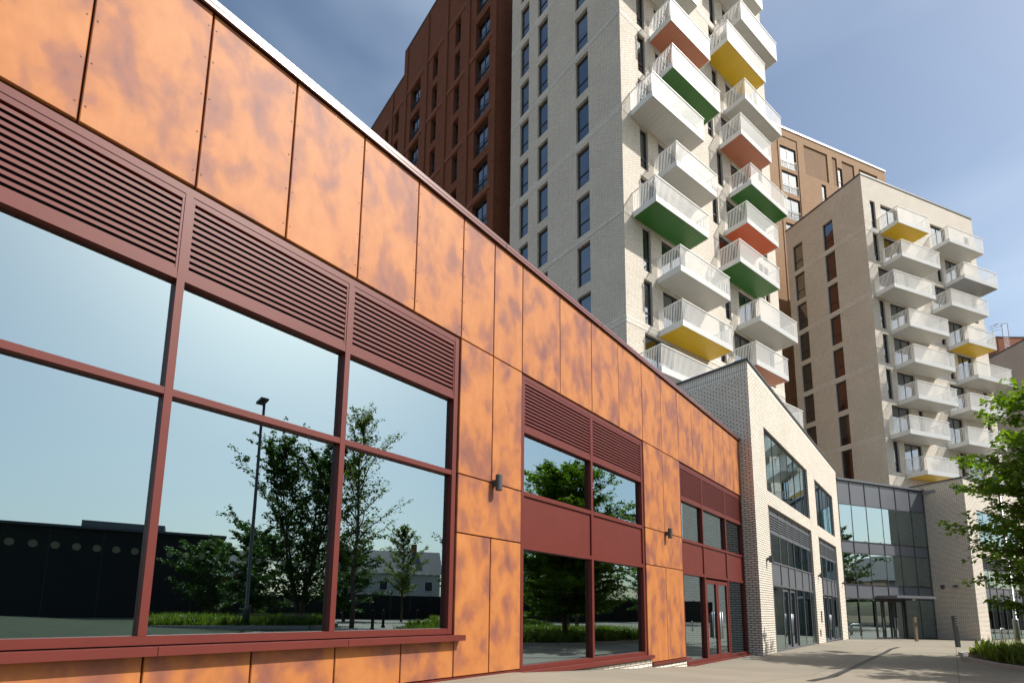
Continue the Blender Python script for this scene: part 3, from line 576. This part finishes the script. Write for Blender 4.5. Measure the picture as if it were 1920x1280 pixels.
# tan block
FT = Face(36.3, 54.0, 69.4)
TN = thing('tan_brick_block', 'tan brick block with recessed panels and glass guard rails behind the white towers', 'apartment tower', FT.w(-3, 5, -1.3))
wt = [(-8.0, 47.85, 2.33, 2.65, True), (-7.95, 44.85, 2.33, 2.6, True), (-7.9, 41.75, 2.33, 2.6, True), (.75, 48.0, .72, 2.6, False), (-2.05, 45.0, .66, 2.55, False), (-7.85, 38.6, 2.33, 2.6, True), (5.2, 45, .7, 2.6, False), (-2.05, 41.9, .66, 2.55, False)]
FT.put('wall', wallmesh('wall', 'tan', -20, 8.85, 3, 52.65, [(u, u+w, z, z+h) for u, z, w, h, q in wt]+[(-4.4, -.8, 48.05, 51.7), (-.05, .7, 48.05, 51.7), (1.52, 3.5, 48.05, 51.7), (4.3, 7.4, 47.6, 51.6)], .12), TN)
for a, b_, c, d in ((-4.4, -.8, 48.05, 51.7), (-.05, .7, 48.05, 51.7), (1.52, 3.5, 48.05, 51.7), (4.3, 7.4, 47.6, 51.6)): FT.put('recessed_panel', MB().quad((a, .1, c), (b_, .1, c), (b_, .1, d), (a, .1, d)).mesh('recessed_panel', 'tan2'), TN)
for u, z, w, h, q in wt: window(FT, TN, u, z, w, h, v=.1, bal=q, double=q)
FT.put('frame_rib', MB().box(-5.45, -5.3, -.06, .02, 3, 51.8).box(-8.3, -8.15, -.06, .02, 3, 51.8).box(-8.15, -5.45, -.06, .02, 51.65, 51.8).mesh('frame_rib', 'tan'), TN)
FT.put('coping', MB().box(-20, 8.9, -.08, 12, 52.65, 52.85).mesh('coping', 'white_metal'), TN)
FT.put('side_wall', MB().box(8.8, 8.85, .01, 12, 3, 52.65).box(-20, -19.95, .01, 12, 3, 52.65).box(-20, 8.85, 11.9, 12, 3, 52.6).mesh('side_wall', 'tan'), TN)
# far grey brick block and red stair head with a ladder
F3 = Face(62.9, 66.0, 181.0)
G3 = thing('grey_brick_block', 'grey brown brick block with a plain shaded wall beside the second white tower', 'building', F3.w(4, -3, -1.43))
F3.put('wall', MB().box(-14, 12, 0, 14, -1.43, 33.5).mesh('wall', 'greybrick'), G3)
F3.put('coping', MB().box(-14, 12.05, -.05, 14, 33.5, 33.68).mesh('coping', 'dark_coping'), G3)
RS = thing('red_brick_stair_head', 'small orange red brick rooftop block behind the grey brown block', 'building', (85.5, 87, -1.43))
ob('wall', MB().box(-3.4, 18, -2, 6, 0, 48.4).mesh('wall', 'orangebrick'), RS)
ob('coping', MB().box(-3.45, 18, -2.05, 6, 48.4, 48.6).mesh('coping', 'dark_coping'), RS)
ld = thing('roof_ladder', 'galvanised cat ladder with curved hand rails on the red rooftop block', 'ladder', (83.3, 84.6, 43.0))
mb = MB()
for x in (0, 1.0): mb.tube([(x, 0, 0), (x, 0, 6.3), (x, .5, 6.6), (x, 1.4, 6.6)], .05, 6)
for i in range(16): mb.tube([(0, 0, .3+i*.38), (1.0, 0, .3+i*.38)], .035, 5)
ob('ladder_frame', mb.mesh('ladder_frame', 'steel'), ld)
mb = MB()
for zz in (5.2, 5.75, 6.3): mb.tube([(0, 0, zz), (-.7, -.1, zz-.07), (-1.6, .1, zz-.35), (-1.9, .4, zz-.6)], .035, 5)
mb.tube([(-1.6, .1, 4.4), (-1.6, .1, 5.95)], .035, 5)
ob('hand_rail', mb.mesh('hand_rail', 'steel'), ld)

# ------------------------------------------------------------------ trees
def tree(name, label, loc, H, cr, zc, seed, leafm='leaf', nl=9000, ls=.11, trunk=.13, stems=1, limbs=16, flat=.45, group=None, droop=.0, shape=1.0):
    rnd = random.Random(seed); t = thing(name, label, 'tree', loc, group); wood = MB(); lv = []; lf = []
    tips = []
    for sidx in range(stems):
        ang = 2*math.pi*sidx/max(stems, 1)+rnd.random(); lean = .0 if stems == 1 else .22
        pts = [Vector((0, 0, -.1))]; nseg = 9
        for i in range(1, nseg+1):
            h = H*.93*i/nseg; pts.append(Vector((math.cos(ang)*lean*h+rnd.uniform(-.06, .06)*H*.12, math.sin(ang)*lean*h+rnd.uniform(-.06, .06)*H*.12, h)))
        rr = [trunk*(1-.9*i/nseg)+.008 for i in range(nseg+1)]; wood.tube(pts, rr, 8)
        def at(h):
            f = max(0, min(nseg-1e-3, h/(H*.93)*nseg)); i = int(f); return pts[i].lerp(pts[i+1], f-i), rr[i]
        for j in range(limbs//stems):
            f = (j+rnd.random()*.8)/(limbs//stems); h = zc+(H*.95-zc)*f; b0, r0 = at(h)
            prof = math.sin(math.pi*min(1, .22+.74*f))**.7; ln = cr*prof*rnd.uniform(.7, 1.1); az = j*2.4+rnd.uniform(-.5, .5)+sidx
            el = flat*(1-droop)+f*.55+rnd.uniform(-.15, .15)-droop*.2
            d = Vector((math.cos(az)*math.cos(el), math.sin(az)*math.cos(el), math.sin(el))); p = b0.copy(); P = [p.copy()]; ns = 6
            for q in range(ns):
                d = (d+Vector((rnd.uniform(-.18, .18), rnd.uniform(-.18, .18), rnd.uniform(-.12, .10)-droop*.05))).normalized(); p = p+d*(ln/ns); P.append(p.copy())
            wood.tube(P, [max(.006, min(r0*.6, .05)*(1-.85*q/ns)) for q in range(ns+1)], 5, False)
            for q in range(1, ns+1):
                for w_ in range(3):
                    dd = (P[q]-P[q-1]).normalized(); side = dd.cross(Vector((0, 0, 1))).normalized()*rnd.choice((-1, 1)); tw = (dd*rnd.uniform(.3, .9)+side*rnd.uniform(.4, 1)+Vector((0, 0, rnd.uniform(-.25, .35)))).normalized()
                    L_ = ln*rnd.uniform(.16, .34); a = P[q-1].lerp(P[q], rnd.random()); e_ = a+tw*L_; m_ = a.lerp(e_, .5)+Vector((0, 0, rnd.uniform(-.03, .05)))
                    wood.tube([a, m_, e_], [.009, .006, .003], 3, False); tips.append((a, m_, e_))
    per = max(1, nl//max(1, len(tips)))
    for a, m_, e_ in tips:
        for q in range(per):
            s_ = rnd.random()**.8; c = (a.lerp(m_, s_*2) if s_ < .5 else m_.lerp(e_, s_*2-1)); c = c+Vector((rnd.gauss(0, .07), rnd.gauss(0, .07), rnd.gauss(0, .05)))
            d1 = Vector((rnd.gauss(0, 1), rnd.gauss(0, 1), rnd.gauss(0, .45)-.25)).normalized(); up = Vector((rnd.gauss(0, .5), rnd.gauss(0, .5), 1)).normalized(); d2 = d1.cross(up).normalized(); s1 = ls*rnd.uniform(.65, 1.25); i0 = len(lv); fold = up*(s1*.12)
            lv += [c, c+d1*s1*.45+d2*s1*.36+fold, c+d1*s1, c+d1*s1*.45-d2*s1*.36+fold]; lf += [(i0, i0+1, i0+2), (i0, i0+2, i0+3)]
    ob('trunk', wood.mesh('trunk', 'bark', True), t)
    me = bpy.data.meshes.new('crown'); me.from_pydata([tuple(p) for p in lv], [], lf); me.materials.append(M[leafm]); ob('crown', me, t)
    return t
tree('broadleaf_tree', 'leafy green tree with layered branches in the planting bed by the lamp column', (16.1, 13.9, gat(16.1, 13.9)), 8.0, 3.35, 1.15, 8, 'leaf', 110000, .13, .13, 1, 150, .12)
tree('broadleaf_tree', 'dense young tree in the planting bed facing the double-pane maroon window', (14.2, 9.9, gat(14.2, 9.9)), 6.2, 2.0, 1.9, 5, 'leaf_dark', 12000, .12, .12, 1, 30, .2)
tree('broadleaf_tree', 'many-stemmed bushy tree standing behind the benches', (32.2, -.6, -1.27), 12.0, 6.4, 1.1, 11, 'leaf_dark', 34000, .21, .13, 5, 60, .7)
tree('slender_tree', 'tall thin open-crowned tree beside the black bollards', (28.1, 3.4, -1.27), 14.6, 4.2, 3.2, 12, 'leaf_yellow', 5200, .17, .15, 1, 30, .75)
tree('slender_tree', 'small yellow green tree before the white rendered house', (46.5, 6.5, -1.27), 9.3, 3.2, 2.2, 13, 'leaf_yellow', 6500, .2, .12, 1, 24, .5)
tree('broadleaf_tree', 'rounded green tree at the far edge of the garden beds', (40, 15, -1.3), 9, 4.6, 1.4, 14, 'leaf_dark', 9000, .24, .16, 1, 34, .35)
tree('broadleaf_tree', 'broad dark tree beyond the planting bed near the far hedge', (33, 20, -1.35), 6.5, 3.4, 1.0, 15, 'leaf_dark', 10000, .22, .16, 1, 36, .35)

# ------------------------------------------------------------------ planting beds with grasses
def bed(outline, seed, label, plabel, n, hh):
    rnd = random.Random(seed); zc = max(gat(*p) for p in outline); cx_ = sum(p[0] for p in outline)/len(outline); cy_ = sum(p[1] for p in outline)/len(outline)
    mb = MB(); mb.prism([(p[0], p[1]) for p in outline], -1.9, zc+.03)
    tag(ob('planting_bed', mb.mesh('planting_bed', 'mulch')), label, 'planting bed', kind='structure')
    kb = MB(); k = len(outline)
    for i in range(k):
        a = Vector((*outline[i], 0)); b_ = Vector((*outline[(i+1) % k], 0)); d = (b_-a); nrm = Vector((d.y, -d.x, 0)).normalized()*.06
        kb.quad(tuple(a+nrm+Vector((0, 0, zc+.055))), tuple(b_+nrm+Vector((0, 0, zc+.055))), tuple(b_-nrm+Vector((0, 0, zc+.055))), tuple(a-nrm+Vector((0, 0, zc+.055))))
        kb.quad(tuple(a+nrm+Vector((0, 0, -1.9))), tuple(b_+nrm+Vector((0, 0, -1.9))), tuple(b_+nrm+Vector((0, 0, zc+.055))), tuple(a+nrm+Vector((0, 0, zc+.055))))
        kb.quad(tuple(b_-nrm+Vector((0, 0, zc-.1))), tuple(a-nrm+Vector((0, 0, zc-.1))), tuple(a-nrm+Vector((0, 0, zc+.055))), tuple(b_-nrm+Vector((0, 0, zc+.055))))
    tag(ob('bed_edging', kb.mesh('bed_edging', 'kerb')), None, None, kind='structure')
    def inside(x, y):
        c = False; j = k-1
        for i in range(k):
            (xi, yi), (xj, yj) = outline[i], outline[j]
            if (yi > y) != (yj > y) and x < (xj-xi)*(y-yi)/(yj-yi)+xi: c = not c
            j = i
        return c
    xs = [p[0] for p in outline]; ys = [p[1] for p in outline]; V = []; F = []; cnt = 0
    clumps = []
    while len(clumps) < n:
        x, y = rnd.uniform(min(xs), max(xs)), rnd.uniform(min(ys), max(ys))
        sx, sy = x+(cx_-x)*.04, y+(cy_-y)*.04
        if inside(x, y) and inside(x+(x-cx_)*.1, y+(y-cy_)*.1): clumps.append((x, y))
    for x, y in clumps:
        h0 = hh*rnd.uniform(.45, 1.2); kind = rnd.random(); nb = 22 if kind < .7 else 14
        for q in range(nb):
            a = rnd.random()*6.28; sp = rnd.uniform(.1, .55)*h0; h = h0*rnd.uniform(.6, 1.15); w = rnd.uniform(.008, .02) if kind < .6 else rnd.uniform(.03, .06)
            bx_, by_ = x+rnd.gauss(0, .09), y+rnd.gauss(0, .09); mx_, my_ = bx_+math.cos(a)*sp*.35, by_+math.sin(a)*sp*.35; tx_, ty_ = bx_+math.cos(a)*sp, by_+math.sin(a)*sp; px, py = -math.sin(a)*w, math.cos(a)*w; i0 = len(V)
            V += [(bx_-px, by_-py, zc), (bx_+px, by_+py, zc), (mx_+px, my_+py, zc+h*.62), (mx_-px, my_-py, zc+h*.62), (tx_, ty_, zc+h*(1 if kind < .6 else .8))]; F += [(i0, i0+1, i0+2, i0+3), (i0+3, i0+2, i0+4)]
    me = bpy.data.meshes.new('bed_planting'); me.from_pydata(V, [], F); me.materials.append(M['grass'])
    tag(ob('bed_planting', me), plabel, 'plants', kind='stuff')
bed([(14.6, 17.4), (13.3, 15.9), (12.5, 14.0), (12.1, 12.3), (12.1, 9.5), (12.2, 6.0), (17, 5.5), (26, 9), (27, 14), (21, 19.5), (16.5, 18.6), (15, 18.1)], 21, 'curved mulch planting bed with concrete edging round the leafy tree', 'yellow green grasses and perennials in the curved bed', 1500, .5)
bed([(25.5, -8), (36, -12), (42, -4), (37, 1.2), (30, 2.3), (26.5, 1.0)], 22, 'planting bed behind the benches and the tall lamp post', 'long meadow grasses around the benches', 1100, .65)
bed([(29.5, 6.2), (38, 9.2), (52, 9), (54, 20), (34, 19), (29, 12)], 23, 'planting bed along the path with the black bollards', 'green meadow planting along the bollard path', 1200, .6)

# ------------------------------------------------------------------ street furniture
ch = [(5.1, 9.3), (6.4, 10.95), (8.1, 13.0), (9.6, 14.8), (11.1, 16.6), (12.9, 18.7), (14.6, 20.8), (15.9, 22.2)]; mb = MB()
for (x0, y0), (x1, y1) in zip(ch, ch[1:]):
    d = Vector((x1-x0, y1-y0, 0)).normalized(); nn = Vector((d.y, -d.x, 0))*.065
    mb.quad((x0+nn.x, y0+nn.y, gat(x0, y0)+.006), (x1+nn.x, y1+nn.y, gat(x1, y1)+.006), (x1-nn.x, y1-nn.y, gat(x1, y1)+.006), (x0-nn.x, y0-nn.y, gat(x0, y0)+.006))
tag(ob('drain_channel', mb.mesh('drain_channel', 'drain')), 'dark slot drain running across the pale paving', 'drain', kind='structure')
b = thing('bollard', 'slim dark grey steel bollard with reflective bands standing on the open paving', 'bollard', (19.0, 23.0, gat(19, 23)), 'bollards before the glazed entrance')
b.rotation_euler = (0, R(-2), 0)
ob('post', MB().box(-.065, .065, -.065, .065, -.1, 1.32).mesh('post', 'charcoal'), b)
for z in (.92, 1.02, 1.12, 1.24): ob('reflective_band', boxmesh('reflective_band', 'steel', .1, .138, .022), b, (-.03, -.069, z))
b = thing('bollard', 'square timber coloured bollard close to the glazed entrance doors', 'bollard', (22.0, 29.3, gat(22, 29.3)), 'bollards before the glazed entrance')
ob('post', MB().box(-.06, .06, -.06, .06, -.1, 1.3).mesh('post', 'wood'), b); ob('button_panel', MB().box(-.04, .04, -.072, -.06, .8, 1.0).mesh('button_panel', 'charcoal'), b)
def hoop(x, y, rz, label):
    t = thing('cycle_stand', label, 'cycle stand', (x, y, gat(x, y)), 'cycle stands before the shopfront'); t.rotation_euler = (0, 0, rz)
    P = [(-.38, 0, -.1), (-.38, 0, .62)]+[(-.38+.14-.14*math.cos(a*math.pi/8), 0, .62+.14*math.sin(a*math.pi/8)) for a in range(1, 5)]+[(.38-.14+.14*math.sin(a*math.pi/8), 0, .62+.14*math.cos(a*math.pi/8)) for a in range(0, 5)]+[(.38, 0, -.1)]
    ob('hoop', MB().tube(P, .026, 8).mesh('hoop', 'steel', True), t)
for i in range(4): hoop(26.6+i*1.15, 29.2-i*.25, R(35), ('steel hoop cycle stand nearest the brick corner of the shopfront', 'second steel hoop cycle stand from the brick corner', 'third steel hoop cycle stand from the brick corner', 'steel hoop cycle stand at the far end of the row from the brick corner')[i])
def lamp_column(name, label, x, y, H, base_r=.09):
    t = thing(name, label, 'lamp post', (x, y, gat(x, y)))
    ob('column', MB().lathe([(base_r, -.1), (base_r, 1.15), (base_r*.97, 1.2), (base_r*.55, 1.22), (base_r*.42, H)], 12).mesh('column', 'steel' if H < 8 else 'lamp', True), t)
    ob('lantern', MB().box(-.24, .24, -1.05, .1, H-.02, H+.12).box(-.2, .2, -1.0, -.1, H+.12, H+.18).mesh('lantern', 'lamp'), t)
    if H < 8: ob('base_sleeve', MB().lathe([(base_r*1.5, -.1), (base_r*1.5, .26), (base_r*1.3, .3)], 12).mesh('base_sleeve', 'charcoal'), t)
    return t
lamp_column('lamp_post', 'silver lamp column with a thicker base in the planting bed edge', 17.04, 18.18, 6.0, .085)
lamp_column('lamp_post', 'tall dark lamp post with a flat lantern among the garden beds', 27.27, -2.78, 14.6, .2).rotation_euler = (0, 0, R(60))
def bench(x, y, rz, label):
    t = thing('bench', label, 'bench', (x, y, gat(x, y)), 'garden benches'); t.rotation_euler = (0, 0, rz)
    for i in range(4): ob('seat_slat', boxmesh('seat_slat', 'wood', 1.8, .1, .035), t, (-.9, -.22+i*.115, .43))
    for i in range(3): ob('back_slat', boxmesh('back_slat', 'wood', 1.8, .03, .1), t, (-.9, .27, .56+i*.13))
    for sx in (-.75, .7): ob('leg', MB().box(0, .05, -.2, -.15, 0, .43).box(0, .05, .24, .29, 0, .93).box(0, .05, -.15, .24, .36, .42).mesh('leg', 'charcoal'), t, (sx, 0, 0))
bench(31.5, -3.4, R(75), 'slatted timber bench beside the tall dark lamp post'); bench(29.6, -.4, R(70), 'slatted timber bench in front of the many-stemmed tree')
for i, (x, y, lb) in enumerate(((23.7, 4.9, 'black domed bollard standing alone nearest the square'), (29.4, 5.3, 'black domed bollard beside the slender tall tree'), (44, 7.3, 'black domed bollard farthest along the garden path'), (33.0, 7.7, 'black domed bollard at the edge of the path planting'))):
    t = thing('domed_bollard', lb, 'bollard', (x, y, gat(x, y)), 'black garden bollards')
    ob('post', MB().lathe([(.13, -.1), (.13, .12), (.09, .16), (.085, .85), (.11, .87), (.11, .93), (.07, .97)], 12).mesh('post', 'blackclad', True), t); ob('knob', MB().lathe([(.03, .96), (.085, 1.02), (.1, 1.09), (.08, 1.16), (.02, 1.2)], 12).mesh('knob', 'blackclad', True), t)

# ------------------------------------------------------------------ buildings across the garden (seen in the glass)
FB = Face(46, -52, 20)
BB = thing('black_clad_hall', 'long low black clad hall across the garden', 'building', FB.w(20, 0, -1.3))
FB.put('wall', MB().box(0, 40, -12, 0, -1.3, 8.0).mesh('wall', 'blackclad'), BB)
FB.put('roof', MB().box(-.3, 40.3, -12.3, .35, 8.0, 8.25).mesh('roof', 'slate'), BB)
for q in range(9): FB.put('board_joint', boxmesh('board_joint', 'charcoal', .06, .04, 9.0), BB, 2+q*4.4, .002, -1.25)
FB.put('rooflight', MB().box(26, 34, -7, -3, 8.25, 9.3).mesh('rooflight', 'grey_panel'), BB)
def house(name, label, x, y, rz, w, d, h, rh, wallm):
    t = thing(name, label, 'house', (x, y, -1.35)); t.rotation_euler = (0, 0, rz)
    mb = MB().box(-w/2, w/2, 0, d, 0, h); mb.quad((-w/2, 0, h), (-w/2, d/2, h+rh), (-w/2, d/2, h+rh), (-w/2, d, h)); mb.quad((w/2, 0, h), (w/2, d, h), (w/2, d/2, h+rh), (w/2, d/2, h+rh)); ob('wall', mb.mesh('wall', wallm), t)
    r = ob('roof', MB().quad((-w/2-.3, -.4, h-.25), (w/2+.3, -.4, h-.25), (w/2+.3, d/2, h+rh+.1), (-w/2-.3, d/2, h+rh+.1)).quad((w/2+.3, d+.4, h-.25), (-w/2-.3, d+.4, h-.25), (-w/2-.3, d/2, h+rh+.1), (w/2+.3, d/2, h+rh+.1)).mesh('roof', 'slate'), t)
    ob('chimney', MB().box(-w*.3, -w*.3+.8, d/2-.4, d/2+.4, h+rh-.6, h+rh+1.1).mesh('chimney', 'orangebrick'), r)
    k = int(w/2.6)
    for fl in range(int(h/2.7)):
        for i in range(k):
            wx = -w/2+(i+.5)*w/k-.55; f = ob('window', MB().box(0, 1.1, -.05, .02, 0, 1.35).mesh('window', 'white_metal'), t, (wx, 0, .95+fl*2.75)); sub('pane', MB().box(.08, 1.02, -.06, -.04, .08, 1.27).mesh('pane', 'charcoal'), f)
            sub('sill', MB().box(-.06, 1.16, -.12, 0, -.08, 0).mesh('sill', 'kerb'), f)
house('rendered_house', 'white rendered house with a grey slate roof across the garden', 66, 4, R(-92), 15, 9, 6.2, 3.2, 'render')
house('brick_house', 'brown brick house with a dark pitched roof across the garden', 68, -22, R(-100), 18, 9, 5.8, 3.4, 'tan2')
house('brick_house', 'grey brick house with a slate roof beyond the rounded tree', 66, 26, R(-75), 16, 9, 6, 3.2, 'greybrick')

fe = thing('timber_fence', 'long black timber fence behind the garden trees', 'fence', (59.5, 4, -1.35))
for q in range(26):
    y = -18+q*2.4
    ob('fence_panel', boxmesh('fence_panel', 'blackclad', .06, 2.28, 2.9), fe, (0, y, 0)); ob('post', boxmesh('post', 'blackclad', .12, .1, 3.0), fe, (-.03, y-.11, 0))
for i, (x, y, h, lb) in enumerate(((41, -6, 7.5, 'low dark tree on the lawn behind the benches'), (47, 1, 7, 'dark bushy tree between the benches and the white house'), (52, -13, 7.5, 'dark tree at the end corner of the black hall'), (52, 14, 9, 'first broad dark tree of the row before the black fence'), (50, 22, 10, 'second broad dark tree of the row before the black fence'), (43, 22.5, 7.5, 'low dark tree standing forward of the fence row'), (54, 37, 10, 'last broad dark tree at the far end of the black fence'))):
    tree('broadleaf_tree', lb, (x, y, -1.35), h, 4.6, .9, 40+i, 'leaf_dark', 9000, .3, .17, 1, 34, .3, 'dark trees before the fence')
